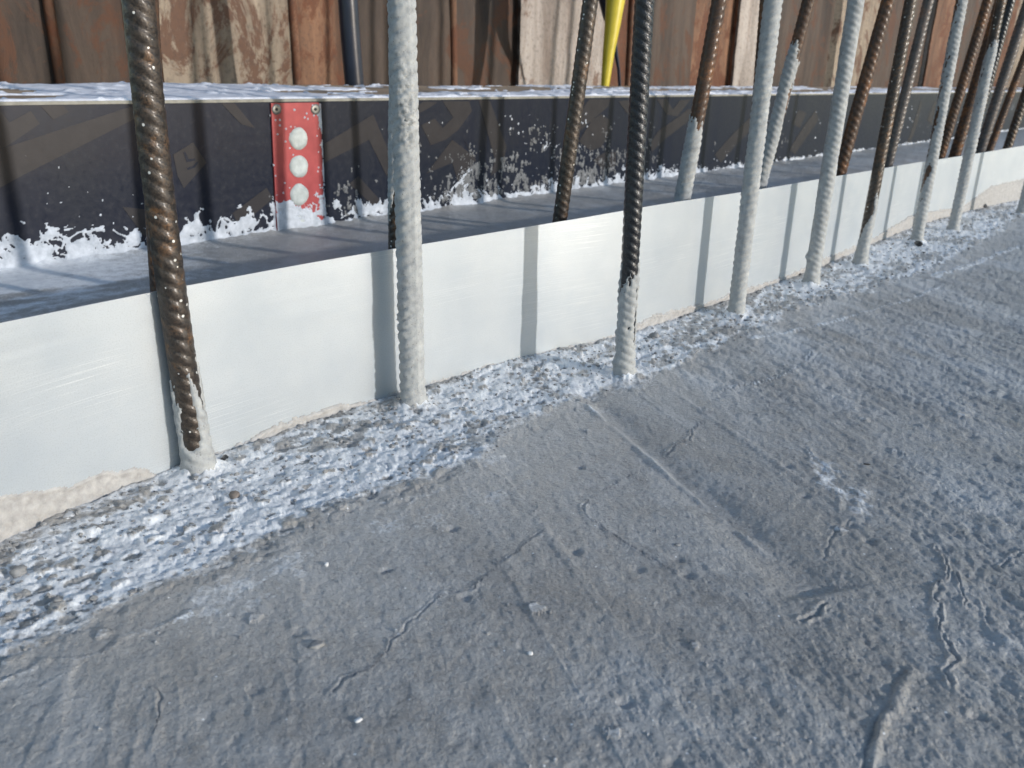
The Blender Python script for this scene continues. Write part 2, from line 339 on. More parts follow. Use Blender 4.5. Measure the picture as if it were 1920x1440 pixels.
# ------------------------------------------------------------------ the slab
def build_slab():
    nth, nr = 1180, 640
    th = np.concatenate([np.radians(np.linspace(-170, -42, 40))[:-1], np.radians(np.linspace(-42, 42, nth)), np.radians(np.linspace(42, 170, 40))[1:]])
    py = np.linspace(1600, 235, nr); r = H / np.tan(PITCH - np.arctan((720 - py) / FPX))
    r = np.concatenate([np.linspace(.02, r[0], 12)[:-1], r, np.array([5.5, 7, 10, 15, 22.])])
    r = np.sort(r)
    TH, RR = np.meshgrid(th, r); X = (RR * np.sin(TH)).ravel(); Y = (RR * np.cos(TH)).ravel()
    P = np.stack([X, Y, 0 * X], -1); s, n_ = sn(P)
    sc = np.clip(s, SLO, SHI)
    stn = strip_n(sc); bdn = band_n(sc)
    front = n_ < stn
    # across the rough band: 0 at outer edge, 1 at the sheet
    wob = .012 * fbm(s * 22, n_ * 50, 5, .62, 1.0)
    u = (n_ + wob - bdn) / np.maximum(stn - bdn, .02)
    inb = sst(-.25, .15, u) * front
    a1 = G(A(1100), A(742)); a2 = G(A(1540), A(1120)); td = (a2 - a1)[:2]; td /= np.linalg.norm(td)
    tq = np.array([-td[1], td[0]]); q1 = X * td[0] + Y * td[1]; q2 = X * tq[0] + Y * tq[1]
    smoo = sst(.28, .45, np.hypot(X, Y)) * 0 + 1
    z = np.zeros_like(X)
    # broad unevenness, trowel grain, fine dimples
    z += .0016 * fbm(X * 5, Y * 5, 3, .5, 2.0)
    grain = fbm(q1 * 75, q2 * 170, 4, .6, 3.0)
    rightside = sst(-.05, .30, X + .25 * fbm(X * 4, Y * 4, 3, .5, 4.0))
    dimp = fbm(q1 * 170, q2 * 215, 4, .6, 5.0)
    z += (1 - inb) * (.00018 + .00050 * rightside) * grain * .8
    z += (1 - inb) * (.00046 + .00036 * rightside) * np.clip(dimp, -.6, .45)
    z += (1 - inb) * .0010 * rightside * np.maximum(fbm(q1 * 28, q2 * 75, 4, .6, 6.0), -.2)
    # rough band
    b1 = fbm(s * 85, n_ * 130, 5, .62, 7.0); b2 = ridged(s * 110, n_ * 170, 4, 8.0)
    z += inb * (.0013 * b1 + .0008 * b2 + .0008)
    cd, cv = cells(s * 66 + .3 * b1, n_ * 84 + .3 * b1, 5)
    pit = sst(.42, .25, cd) * (cv > .55)
    z += inb * np.where(cv > .72, 1, -1) * pit * .0015
    cd2, cv2 = cells(s * 150, n_ * 170, 12); pit2 = sst(.40, .2, cd2) * (cv2 > .5)
    z -= inb * pit2 * .0008
    frost = np.zeros_like(X); tone = np.zeros_like(X); dark = np.zeros_like(X)
    big = fbm(s * 12, n_ * 34, 4, .55, 9.0); str_ = fbm(s * 40, n_ * 150, 5, .62, 10.0)
    lft0 = sst(.35, -.25, X)
    # white: strongest in the outer half of the band, thin against the sheet
    prof = sst(-.22, .26, u) * (1 - .45 * sst(.78, 1.0, u))
    leftw = 1 + .15 * sst(.0, .5, sc - .35)
    wx = .9 * fbm(s * 24, n_ * 40, 3, .5, 21.0); wy = .9 * fbm(s * 24, n_ * 40, 3, .5, 22.0)
    fil = ridged(s * 30 + wx, n_ * 72 + wy, 4, 23.0); fil2 = ridged(s * 85 + wx, n_ * 150 + wy, 3, 24.0)
    frost += inb * prof * leftw * (.60 + .60 * big + .62 * fil + .26 * fil2 + .22 * str_ - .70 * pit - .40 * pit2) * (1 + .35 * lft0)
    frost = np.maximum(frost, 0)
    # foot of each front bar: raised fillet of whiter slurry with radiating brush
    for R_ in rods:
        if R_['kind'] != F_: continue
        d = np.hypot(X - R_['P'][0], Y - R_['P'][1]); m = d < .09
        rr = R_['dia'] / 2; ang = np.arctan2(Y[m] - R_['P'][1], X[m] - R_['P'][0])
        z[m] += .006 * np.exp(-np.maximum(d[m] - rr, 0) / .006) * (1 + .3 * fbm(ang * 2, d[m] * 60, 3))
        frost[m] += .55 * np.exp(-(d[m] / .034) ** 2) * (.8 + .5 * fbm(ang * 3, d[m] * 30, 3))
    # thin white streaks leaving the band over the smooth slab
    out = sst(-1.1, -.05, u) * (1 - inb) * front
    st2 = ridged(s * 14 + .3 * b1, n_ * 30, 4, 11.0)
    lft = sst(.25, -.30, X)
    frost += out * sst(.30, .60, st2) * .62 * (.3 + .7 * lft) * sst(-1.1, -.1, u)
    tone += out * .3
    # chips and white crumbs
    cd3, cv3 = cells(X * 170, Y * 170, 21); crumb = sst(.26 * (.4 + 30 * (cv3 - .985)), .1, cd3) * (cv3 > .985) * front
    z += crumb * .0010 * (1 - inb); frost += crumb * .55 * (1 - inb)
    cd4, cv4 = cells(X * 60, Y * 60, 31); chip = sst(.26, .16, cd4 + .3 * b1) * (cv4 > .985) * front * (1 - inb)
    z += chip * .0012; frost += chip * .4; z -= (1 - inb) * front * sst(.34, .1, cd4) * (cv4 < .03) * .0014
    # cracks (fine groove between two lips)
    def crack(L, w, dep, lip, dk=.6, fr=0.0, jit=.0022):
        jit = jit * .7
        if dep > 0: w = w * .62; dep = dep * .62; dk = dk * .8; lip = lip * .9
        pts = G(A(L)[:, 0], A(L)[:, 1]); lo = pts.min(0) - .03; hi = pts.max(0) + .03
        m = np.where((X > lo[0]) & (X < hi[0]) & (Y > lo[1]) & (Y < hi[1]))[0]
        Q = P[m].copy(); Q[:, 0] += jit * fbm(X[m] * 130, Y[m] * 130, 3, .6, 12.0); Q[:, 1] += jit * fbm(X[m] * 130, Y[m] * 130, 3, .6, 13.0)
        d, t = polydist(Q, pts); e = sst(0, .06, t) * sst(1, .94, t); w_ = w * (.6 + .7 * (fbm(X[m] * 60, Y[m] * 60, 2, .5, 14.0) + .5))
        w_ = np.maximum(w_, .3 * w)
        z[m] += e * (-dep * .6 * np.exp(-(d / w_) ** 2) + lip * .8 * np.exp(-((d - 1.8 * w_) / (1.2 * w_)) ** 2))
        dark[m] = np.maximum(dark[m], e * dk * .6 * np.exp(-(d / (.7 * w_)) ** 2)); frost[m] += fr * e * np.exp(-((d - 1.5 * w_) / (1.4 * w_)) ** 2)
    crack([(1225, 868), (1190, 885), (1150, 905), (1105, 935), (1096, 955), (1100, 970), (1130, 990), (1190, 1030), (1250, 1065), (1310, 1088), (1380, 1105)], .0009, .0011, .0006, .3, .28)
    crack([(1035, 988), (1000, 1010), (970, 1035), (940, 1060), (900, 1095), (885, 1110), (830, 1115), (790, 1150), (735, 1200), (722, 1222), (700, 1250), (645, 1275), (600, 1320)], .0009, .0009, .0006, .22, .30)
    crack([(-20, 1290), (40, 1262), (70, 1245), (140, 1240), (200, 1222), (225, 1200), (290, 1182), (330, 1165), (370, 1145)], .0011, -.0012, .0004, .0, .45)
    crack([(0, 1330), (60, 1300), (120, 1270), (170, 1230)], .0010, -.0008, 0, 0, .25)
    crack([(1340, 735), (1390, 722), (1430, 716), (1465, 706), (1482, 695), (1510, 682), (1522, 660), (1560, 642), (1620, 620)], .0012, .0014, .0012, .6, .55)
    crack([(1248, 852), (1262, 838), (1290, 822), (1305, 800), (1320, 788)], .0010, .0012, .0008, .5, .35)
    crack([(285, 1285), (300, 1310), (302, 1345), (290, 1380)], .0010, .0014, .0004, .5)
    crack([(1745, 1015), (1755, 1030), (1774, 1052), (1776, 1080), (1755, 1105), (1758, 1140), (1765, 1180), (1790, 1235), (1775, 1265), (1782, 1300)], .0013, .0002, .0014, .55, .05)
    crack([(1795, 1075), (1805, 1110), (1808, 1140)], .0011, .0008, .0010, .5)
    crack([(1835, 1120), (1850, 1160), (1865, 1185)], .0012, .0008, .0006, .4)
    crack([(1870, 1065), (1925, 1030)], .0016, .0015, .0008, .5)
    crack([(1540, 1050), (1570, 990), (1600, 975)], .0018, .0014, .0004, .35)
    crack([(1500, 830), (1560, 905), (1600, 930), (1580, 965)], .003, .0, .0009, .0, .25)
    crack([(1715, 1250), (1692, 1285), (1680, 1320), (1650, 1370), (1640, 1405), (1635, 1470)], .0024, -.0028, .0, 0, .0, .001)
    crack([(1700, 1250), (1672, 1290), (1664, 1320), (1634, 1375), (1622, 1410), (1618, 1470)], .0020, .0022, .0, .5, .0, .001)
    crack([(1500, 1168), (1525, 1150), (1552, 1130)], .0024, .0030, .0010, .35, .25)
    crack([(1515, 1180), (1545, 1160), (1570, 1150)], .006, .0016, .0, .1)
    # raised seams left by the trowel
    crack([(1395, 640), (1470, 626), (1570, 602), (1640, 580), (1717, 557), (1780, 528)], .0013, -.0014, 0, 0, .60, .0008)
    crack([(1745, 520), (1765, 512), (1830, 492), (1925, 456)], .0022, -.0022, 0, 0, .75, .0008)
    crack([(355, 1000), (370, 1028), (430, 1002), (520, 968), (620, 930)], .0010, -.0016, 0, 0, .6, .0008)
    # shallow rut with its ridge running from the black bar towards the viewer
    rp = G(A([1090, 1150, 1240, 1350, 1450, 1545]), A([730, 780, 862, 950, 1035, 1118])); d, t = polydist(P, rp)
    wd = .010 + .010 * t; side = (X - np.interp(t, np.linspace(0, 1, 6), rp[:, 0])) * tq[0] + (Y - np.interp(t, np.linspace(0, 1, 6), rp[:, 1])) * tq[1]
    e = sst(0, .05, t) * sst(1, .97, t)
    z -= .0036 * e * np.exp(-(d / wd) ** 2) * (1 + .3 * fbm(X * 30, Y * 30, 3))
    tone -= .3 * e * np.exp(-(d / wd) ** 2)
    rp2 = G(A([1090, 1160, 1240, 1300, 1350, 1450, 1530]), A([752, 806, 878, 925, 962, 1045, 1112])); d, t = polydist(P, rp2)
    e = sst(0, .05, t) * sst(1, .95, t)
    wv = .5 + .8 * fbm(X * 45, Y * 45, 3); wv = np.clip(wv, .15, 1.2); z += .0018 * e * np.exp(-(d / .0028) ** 2) * wv; tone += .5 * e * np.exp(-(d / .003) ** 2) * wv; frost += .30 * e * np.exp(-(d / .0016) ** 2) * wv
    # smoother tongue of slab (brushed, slightly brown) and its whitish rim below the second and third bar
    tp = G(A([880, 960, 1090, 1180, 1240]), A([880, 790, 750, 800, 870])); d, t = polydist(P, tp); tone += .35 * np.exp(-(d / .014) ** 2)
    z += .0012 * np.exp(-(d / .012) ** 2)
    # trowel sweeps: long low ridges and pale streaks running down the slab
    sw = ridged(q1 * 4 + .5 * fbm(X * 9, Y * 9, 3), q2 * 26, 3, 41.0); z += (1 - inb) * .0007 * sst(.45, .9, sw) * front; tone += .55 * sst(.40, .9, sw) * (.35 + .65 * rightside)
    mot = fbm(q1 * 13, q2 * 24, 5, .65, 42.0); tone += .45 * sst(.05, .7, mot); dark = np.maximum(dark, .16 * sst(.1, .7, -mot) * front * (1 - inb))
    # whitish brushed patches on the right
    pw = fbm(q1 * 7, q2 * 16, 5, .6, 15.0); tone += rightside * sst(-.2, .7, pw) * 1.0
    for (cx, cy, rad, am) in [(1500, 830, .016, .6), (1545, 880, .016, .7), (1575, 920, .018, .6), (1620, 960, .03, .3), (1700, 1010, .03, .2), (1400, 720, .012, .3),(1690, 690, .035, .55), (1720, 745, .03, .35), (1530, 860, .04, .35), (1600, 950, .045, .40), (1640, 880, .02, .3), (1450, 780, .03, .2), (1850, 870, .12, .25), (1800, 640, .09, .2)]:
        c = G(A(cx), A(cy)); d = np.hypot(X - c[0], Y - c[1]) / rad
        frost += .42 * am * np.exp(-d * d) * sst(-.5, .9, fbm(q1 * 70, q2 * 150, 5, .7, 16.0)) * 1.3 * front
    tone += .9 * sst(.5, 1.6, X) * front  # paler towards the right: grazing sheen put into the slab colour
    # behind the sheet: smooth slab, white near the board
    back = ~front
    nb = BN - n_
    fb = sst(.34, .02, nb + .12 * fbm(s * 8, n_ * 30, 5, .6, 17.0)) * (.24 + 1.3 * sst(.80, .2, s)) + .10 * fbm(s * 20, n_ * 80, 4, .6, 18.0)
    frost[back] = np.maximum(fb[back], 0) * (n_[back] < BN + .02)
    z[back] = z[back] * .4 + .0006 * fbm(s[back] * 30, n_[back] * 60, 4, .55, 19.0)
    z[back] += (.006 * np.exp(-np.maximum(nb[back], 0) / .010)) * (1 + .5 * fbm(s[back] * 40, 0 * s[back] + 3, 4))
    far = sst(3, 6, np.hypot(X, Y)); z *= (1 - far); z[z < -.004] = -.004
    V = np.stack([X, Y, z], -1)
    Fc = gridF(len(th), len(r))[:, ::-1]
    me = mesh_np('concrete_slab', V, Fc, True, dict(frost=np.clip(frost, 0, 1.5), tone=np.clip(tone, 0, 1.6), dark=np.clip(dark, 0, 1)))
    link('concrete_slab', me, M_conc, kind='structure')
    def zat(x, y):
        i = np.clip(np.searchsorted(r, math.hypot(x, y)), 0, len(r) - 1); j = np.clip(np.searchsorted(th, math.atan2(x, y)), 0, len(th) - 1)
        return float(z[i * len(th) + j])
    return zat
zat = build_slab()
V, Fq = box_np([(-60, -60, -.5), (60, -60, -.5), (60, 60, -.5), (-60, 60, -.5), (-60, -60, -.05), (60, -60, -.05), (60, 60, -.05), (-60, 60, -.05)])
link('ground', mesh_np('ground', V, Fq, False), M_earth, kind='structure')

# ------------------------------------------------------------------ metal sheet cast into the slab
sheet = empty('waterstop_sheet', (0, 0, 0), label='long curving strip of bright galvanised sheet metal standing on edge in the concrete', category='metal strip')
def build_sheet():
    s = np.linspace(SLO, SHI, 500); n0 = strip_n(s); n0 = n0 + .0006 * fbm(s * 6, s * 0, 3)
    h = top_height(s)
    hs = h.copy()
    for _ in range(2): hs[10:-10] = np.convolve(hs, np.ones(21) / 21, 'valid')
    T = .0012; zs = np.linspace(0, 1, 10); rings = []
    V = []; 
    for zi in zs: V.append(fromsn(s, n0, 0 * s + (-.03 + (hs + .03) * zi)))
    for zi in zs[::-1]: V.append(fromsn(s, n0 + T, 0 * s + (-.03 + (hs + .03) * zi)))
    V = np.concatenate(V); F_q = gridF(len(s), 20); j = np.arange(9 * (len(s) - 1), 10 * (len(s) - 1)); cap = F_q[j]; capV = V[np.concatenate([cap.ravel()])]; F_q = np.delete(F_q, j, 0)
    F_q = np.concatenate([F_q, np.arange(len(capV)).reshape(-1, 4) + len(V)]); SV = np.concatenate([np.tile(s, 20), np.tile(s, 20)[cap.ravel()]]); V = np.concatenate([V, capV])
    me = mesh_np('sheet', V, F_q, True)
    sv = SV; zv = V[:, 2]
    uv = me.uv_layers.new(name='UVMap'); li = np.empty(len(me.loops), np.int32); me.loops.foreach_get('vertex_index', li)
    uv.data.foreach_set('uv', np.stack([sv[li], zv[li]], -1).astype(np.float32).ravel())
    o = link('sheet', me, M_sheet, sheet)
    me.polygons.foreach_set('use_smooth', np.ones(len(me.polygons), bool))
    # dried slurry film climbing up its foot
    s2 = np.arange(SLO, SHI, .0014); zz = np.linspace(-.004, .062, 56); SS, ZZ = np.meshgrid(s2, zz)
    hp = A([(-200, 1040), (0, 928), (60, 918), (150, 905), (200, 882), (260, 878), (300, 888), (335, 876), (400, 860), (440, 838), (500, 808), (560, 783), (620, 764), (690, 756), (740, 742), (900, 690), (1100, 643), (1180, 618), (1225, 592), (1300, 574), (1350, 560), (1403, 540), (1470, 520), (1547, 484), (1640, 446), (1700, 408), (1760, 395), (1800, 390), (1850, 352), (1910, 338), (1990, 330)])
    P0 = fromsn(s2, strip_n(s2), 0.0); Pc = P0 - CAMP; z_ = Pc @ _f; pxs = 960 + FPX * (Pc @ RT) / z_; pys = 720 - FPX * (Pc @ UP) / z_
    want = np.maximum(pys - np.interp(pxs, hp[:, 0], hp[:, 1]), 2) / FPX * z_ * 1.06
    edge = want + .0016 * fbm(s2 * 120, s2 * 0, 5, .6)
    E = edge[None, :] - ZZ + .0014 * fbm(SS * 160, ZZ * 160, 4, .6, 2.2)
    th_ = np.where(E > 0, .0003 + .0009 * np.exp(-((E - .0012) / .0012) ** 2) + .0005 * sst(0, .02, E) + .0004 * np.abs(fbm(SS * 220, ZZ * 220, 4, .6, 3.3)), -.0005)
    Vv = fromsn(SS.ravel(), strip_n(SS.ravel()) - th_.ravel() + .0004 * 0 - .0004, ZZ.ravel())
    Fq = gridF(len(s2), len(zz)); keep = (th_.ravel()[Fq] > 0).any(1); Fq = Fq[keep]
    Vv, Fq, _ = compact(Vv, Fq, {})
    link('dried_slurry_film', mesh_np('dried_slurry_film', Vv, Fq, True), M_film_slurry, sheet, label='beige wavy film of dried slurry along the foot of the sheet')
build_sheet()

# ------------------------------------------------------------------ reinforcing bars
bar_count = 0
def build_rod(R_):
    P0, ax, dia, seed = R_['P'], R_['ax'], R_['dia'], R_['seed']
    front = R_['kind'] == F_
    xref = np.cross(np.array([0, 1.0, 0]), ax); xref /= np.linalg.norm(xref); yref = np.cross(ax, xref)   # yref roughly away from the viewer
    vis = .46 if np.hypot(*P0[:2]) < 1.8 else .60
    st = .0011 if np.hypot(*P0[:2]) < .85 else (.0015 if front else .0018)
    zs = np.concatenate([np.arange(-.03, vis, st), np.arange(vis, 1.0, .006)]); na = 44 if st < .0012 else 30
    an = np.linspace(0, 2 * math.pi, na, endpoint=False); AN, ZS = np.meshgrid(an, zs)
    rng = random.Random(seed); tw = rng.uniform(-1, 1); r0 = dia / 2 * .94
    pitch = .0088 * dia / .018
    # two families of slanting ribs, fading at the two lengthwise ribs
    seam = AN + tw
    half = (np.sin(seam) > 0); wgt = np.abs(np.sin(seam)) ** .35
    loc = np.where(half, (seam % math.pi), (seam % math.pi))
    ph = (ZS + (loc - 1.57) * dia * .30 * np.where(half, -1, 1 if seed % 2 else -1) + np.where(half, 0, pitch / 2)) / pitch
    tri = np.abs((ph % 1) - .5) * 2
    rib = sst(0, .55, ph % 1) * sst(1, .86, ph % 1) * wgt * .00085 * dia / .018
    lon = .0009 * np.exp(-((np.abs(np.sin(seam + 0)) / .16) ** 2)) * dia / .018
    nz1 = fbm(AN * 1.6 * 3 + seed * 5, ZS * 260, 4, .6, seed * .1)
    bend = .004 * np.sin(ZS * (2.2 + rng.random()) + seed) ** 1 - .004 * math.sin(seed)
    if seed == 1: bend = -.0034 * np.sin(np.clip(ZS, 0, .6) * 9.5)
    rr = r0 + np.maximum(rib, lon) + .00010 * nz1
    def tov(rad):
        c = P0[None, None, :] + ZS[..., None] * ax + bend[..., None] * xref
        return (c + (rad * np.cos(AN))[..., None] * xref + (rad * np.sin(AN))[..., None] * yref).reshape(-1, 3)
    root = empty('rebar', tuple(P0), label=R_['label'], category='steel bar', group='front row of steel bars' if front else 'back row of steel bars')
    def sub(name, rad, m, keepmask=None, cap=True):
        V = tov(rad) - P0; Fq = gridF(na, len(zs), True)
        if keepmask is not None: Fq = Fq[keepmask.ravel()[Fq].any(1)]; V, Fq, _ = compact(V, Fq, {})
        me = mesh_np(name, V, Fq, True); return link(name, me, m, root)
    sub('bar', rr, R_['m'])
    zc, cc = zip(*R_['coat']); cov = np.interp(ZS, zc, cc)
    # coverage: noise threshold, more on the side the slurry was splashed from (left/back seen from the camera)
    cn = fbm(np.cos(AN) * 1.5 + seed, ZS * 38 + np.sin(AN) * 1.5, 5, .6, seed * .3)
    if seed in (1,): sidef = np.where(np.sin(AN) < 0, -np.cos(AN - math.radians(-80)), .9) * 1.0; cov2 = cov - .55 * np.exp(-((AN - math.radians(272)) / .55) ** 2) * (ZS > .018) + .25 * (np.sin(AN) > .2)
    elif seed == 3: cov2 = cov - .9 * np.exp(-((AN - math.radians(338)) / .34) ** 2) * (ZS > .03) * (ZS < .085)
    elif seed in (6, 7, 8): cov2 = cov + .5 * np.cos(AN - math.radians(-10)) * (ZS > .02)
    elif seed in (14, 15): cov2 = cov - .25 * np.cos(AN)
    else: cov2 = cov
    f = cov2 - .35 + .42 * cn
    if seed == 2:
        f = f - 0
    th_ = np.where(f > 0, .0004 + .00075 * sst(0, .5, f), -.0010 + 0 * f)
    foot = .0030 * np.exp(-np.maximum(ZS - .002, 0) / .006) * (cov > 0)
    lum = .00032 * fbm(AN * 1.6 + seed, ZS * 90, 5, .6, 2.0 + seed) + .0003 * fbm(AN * 6, ZS * 500, 3, .6, seed)
    if seed == 2:
        for (zz_, aa_, hz, ha) in ((.245, 285, .030, .8), (.075, 225, .018, .7), (.225, 300, .02, .5)):
            w_ = np.exp(-((ZS - zz_) / hz) ** 2 - ((((AN - math.radians(aa_) + math.pi) % (2 * math.pi)) - math.pi) / ha) ** 2)
            lum = lum + w_ * (.0006 + .0018 * fbm(AN * 9, ZS * 420, 4, .7, 9.0))
    if seed in (3, 5):
        for (zz_, aa_, amp, hz) in (((.013, 200, .003, .0035), (.040, 190, .0012, .004)) if seed == 3 else ((.040, 195, .0048, .005), (.016, 240, .002, .005))):
            w_ = np.exp(-((ZS - zz_) / hz) ** 2 - ((((AN - math.radians(aa_) + math.pi) % (2 * math.pi)) - math.pi) / .55) ** 2); lum = lum + amp * w_
    base = r0 + (1.45 + .45 * fbm(AN * .8 + seed, ZS * 30, 3)) * np.maximum(rib, lon)
    smear = .40 if seed in (2, 4) else .0
    ck = base * (1 - smear * 0) + th_ + np.where(f > 0, lum, 0) + foot
    if (f > 0).any(): sub('cement_sleeve', np.where(f > 0, np.maximum(ck, r0 + .0002), r0 - .0008), M_coat, f > 0)
for R_ in rods: build_rod(R_)

# ------------------------------------------------------------------ formwork board behind
s0, s1 = -1.2, 9.0
def slab_box(name, sa, sb, na_, nb_, za, zb, m, parent, za2=None, zb2=None, **kw):
    za2 = za if za2 is None else za2; zb2 = zb if zb2 is None else zb2
    c = [(sa, na_, za), (sb, na_, za), (sb, nb_, za2), (sa, nb_, za2), (sa, na_, zb), (sb, na_, zb), (sb, nb_, zb2), (sa, nb_, zb2)]
    V = np.array([fromsn(np.float64(a), np.float64(b), np.float64(c_)) for a, b, c_ in c]); F_ = box_np(V)[1]
    return link(name, mesh_np(name, V, F_, False), m, parent, **kw)
board = empty('formwork_board', tuple(fromsn(np.float64(.4), np.float64(BN), np.float64(0))), label='long dark film faced board with faint brown print standing on edge behind the steel bars', category='formwork board')
def rel(o): o.location = -Vector(board.location); return o
zt = HB
rel(slab_box('panel', s0, s1, BN, BN + .018, -.03, zt - .0045, M_film, board))
rel(slab_box('sealed_edge', s0, s1, BN - .0015, BN + .018, zt - .0043, zt, M_edge, board))
# timber ledge behind the board
def build_ledge():
    NB0, NB1 = BN + .0182, BN + .34
    s = np.arange(s0, s1, .012); q = np.linspace(0, 1, 40); SS, Q = np.meshgrid(s, q)
    V = fromsn(SS.ravel(), (NB0 + (NB1 - NB0) * Q).ravel(), (zt - .001 + .012 * Q + .0012 * fbm(SS * 3, Q * 6, 3) + .0008 * fbm(SS * 8, Q * 40, 3, .6, 5.)).ravel())
    low = V.copy(); low[:, 2] -= .035
    F1 = gridF(len(s), len(q)); nn = len(V)
    j = np.arange(len(s) - 1); fr = np.stack([j + nn, j + 1 + nn, j + 1, j], -1); o = (len(q) - 1) * len(s); bk = np.stack([j + o, j + 1 + o, j + 1 + o + nn, j + o + nn], -1)
    led = link('timber_plank', mesh_np('timber_plank', np.concatenate([V, low]), np.concatenate([F1, F1[:, ::-1] + nn, fr, bk]), False), M_timber,
               label='weathered timber plank lying level behind the dark board, white slurry smeared on it', category='plank')
    # slurry on top
    s = np.concatenate([np.arange(s0, 3.2, .004), np.arange(3.2, s1, .02)]); q = np.linspace(0, 1, 70); SS, Q = np.meshgrid(s, q)
    amt = np.interp(SS, [-1.2, .40, .52, .62, .9, 1.1, 1.3, 1.6, 2.5, 4, 9], [.12, .0, .15, .85, .7, .35, .45, .3, .35, .2, .1])
    f = amt - .42 + .75 * fbm(SS * 5, Q * 5, 5, .6, 6.6) + .35 * sst(.42, .12, Q) + .25 * sst(.1, .0, Q)
    th_ = np.where(f > 0, .0008 + .0020 * sst(0, .5, f) + .0007 * fbm(SS * 30, Q * 22, 4, .6, 7.) + .003 * sst(.55, 1.0, fbm(SS * 28, Q * 12, 3, .6, 8.)), -.003) - .006 * (Q < .01)
    Vv = fromsn(SS.ravel(), (BN + .001 + (NB1 - BN) * Q).ravel(), (zt - .0004 + .012 * Q + th_).ravel())
    Fq = gridF(len(s), len(q)); Fq = Fq[(f.ravel()[Fq] > 0).any(1)]; Vv, Fq, _ = compact(Vv, Fq, {})
    link('slurry_smear', mesh_np('slurry_smear', Vv, Fq, True), M_white, led)
build_ledge()
# print on the film: outlines read off the picture, laid on the board face
PR = [  # bands and letters
 [(-60, 350), (-60, 300), (245, 180 + 20), (262, 218), (40, 330), (-60, 385)],
 [(-60, 232), (0, 207), (18, 230), (58, 208), (75, 232), (10, 276), (-60, 300)], [(75, 193), (118, 193), (129, 210), (100, 224)], [(-60, 193), (-10, 193), (0, 205), (-40, 222), (-60, 228)],
 [(325, 290), (362, 267), (387, 305), (345, 353), (333, 330)], [(230, 388), (275, 393), (282, 450), (268, 440)],
 [(415, 193), (440, 191), (478, 240), (452, 232)], [(436, 400), (500, 352), (512, 372), (450, 425)],
 [(608, 270), (700, 215), (740, 310), (725, 330), (692, 262), (608, 305)], [(655, 345), (672, 330), (735, 400), (720, 420)],
 [(790, 235), (815, 222), (830, 240), (850, 220), (830, 190), (880, 190), (885, 208), (858, 245), (835, 262), (808, 272)], [(820, 192), (800, 205), (783, 213), (783, 198), (795, 190)],
 [(898, 188), (918, 188), (950, 275), (942, 315), (920, 330), (928, 300)], [(800, 325), (848, 262), (885, 290), (870, 262), (893, 300), (872, 322), (860, 345), (848, 305)],
 [(1070, 235), (1105, 186), (1145, 186), (1140, 200), (1082, 250)], [(1085, 265), (1110, 225), (1128, 214), (1143, 225), (1143, 250), (1128, 275), (1108, 283)],
 [(1112, 300), (1135, 285), (1155, 285), (1155, 310), (1130, 318)], [(1218, 270), (1235, 245), (1268, 222), (1290, 205), (1300, 205), (1290, 228), (1250, 258), (1222, 285)],
 [(1340, 290), (1375, 250), (1412, 215), (1412, 240), (1380, 272), (1352, 305)], [(1232, 186), (1250, 186), (1262, 205), (1275, 188), (1295, 186), (1270, 218), (1250, 215)],
 [(1160, 190), (1195, 186), (1178, 215)], [(1480, 280), (1505, 240), (1530, 205), (1535, 225), (1512, 258), (1490, 290)], [(1485, 232), (1498, 205), (1512, 212), (1500, 240)],
 [(1700, 270), (1712, 235), (1726, 190), (1730, 190), (1718, 240), (1705, 272)], [(1738, 225), (1752, 190), (1762, 192), (1748, 235)],
]
def print_poly(pts, off, name='print_mark', m=None, th=.0003):
    P = OnWall(A([p[0] for p in pts]), A([p[1] for p in pts]), BN - off)
    P[:, 2] = np.clip(P[:, 2], .004, zt - .0055)
    import bmesh
    bm = bmesh.new(); vs = [bm.verts.new(p) for p in P]; f = bm.faces.new(vs)
    r = bmesh.ops.extrude_face_region(bm, geom=[f]); ev = [g for g in r['geom'] if isinstance(g, bmesh.types.BMVert)]
    for v in ev: v.co += Vector(ND) * th
    bmesh.ops.recalc_face_normals(bm, faces=bm.faces); bmesh.ops.triangulate(bm, faces=bm.faces)
    me = bpy.data.meshes.new(name); bm.to_mesh(me); bm.free()
    return rel(link(name, me, m or M_print, board))
for i, pts in enumerate(PR):
    a = print_poly(pts, .0005)
# small mark inside the square print
print_poly([(343, 285), (348, 285), (354, 298), (366, 297), (366, 301), (350, 304)], .0009, m=M_film)
print_poly([(350, 315), (362, 311), (369, 303), (372, 304), (366, 314), (352, 319)], .0009, m=M_film)

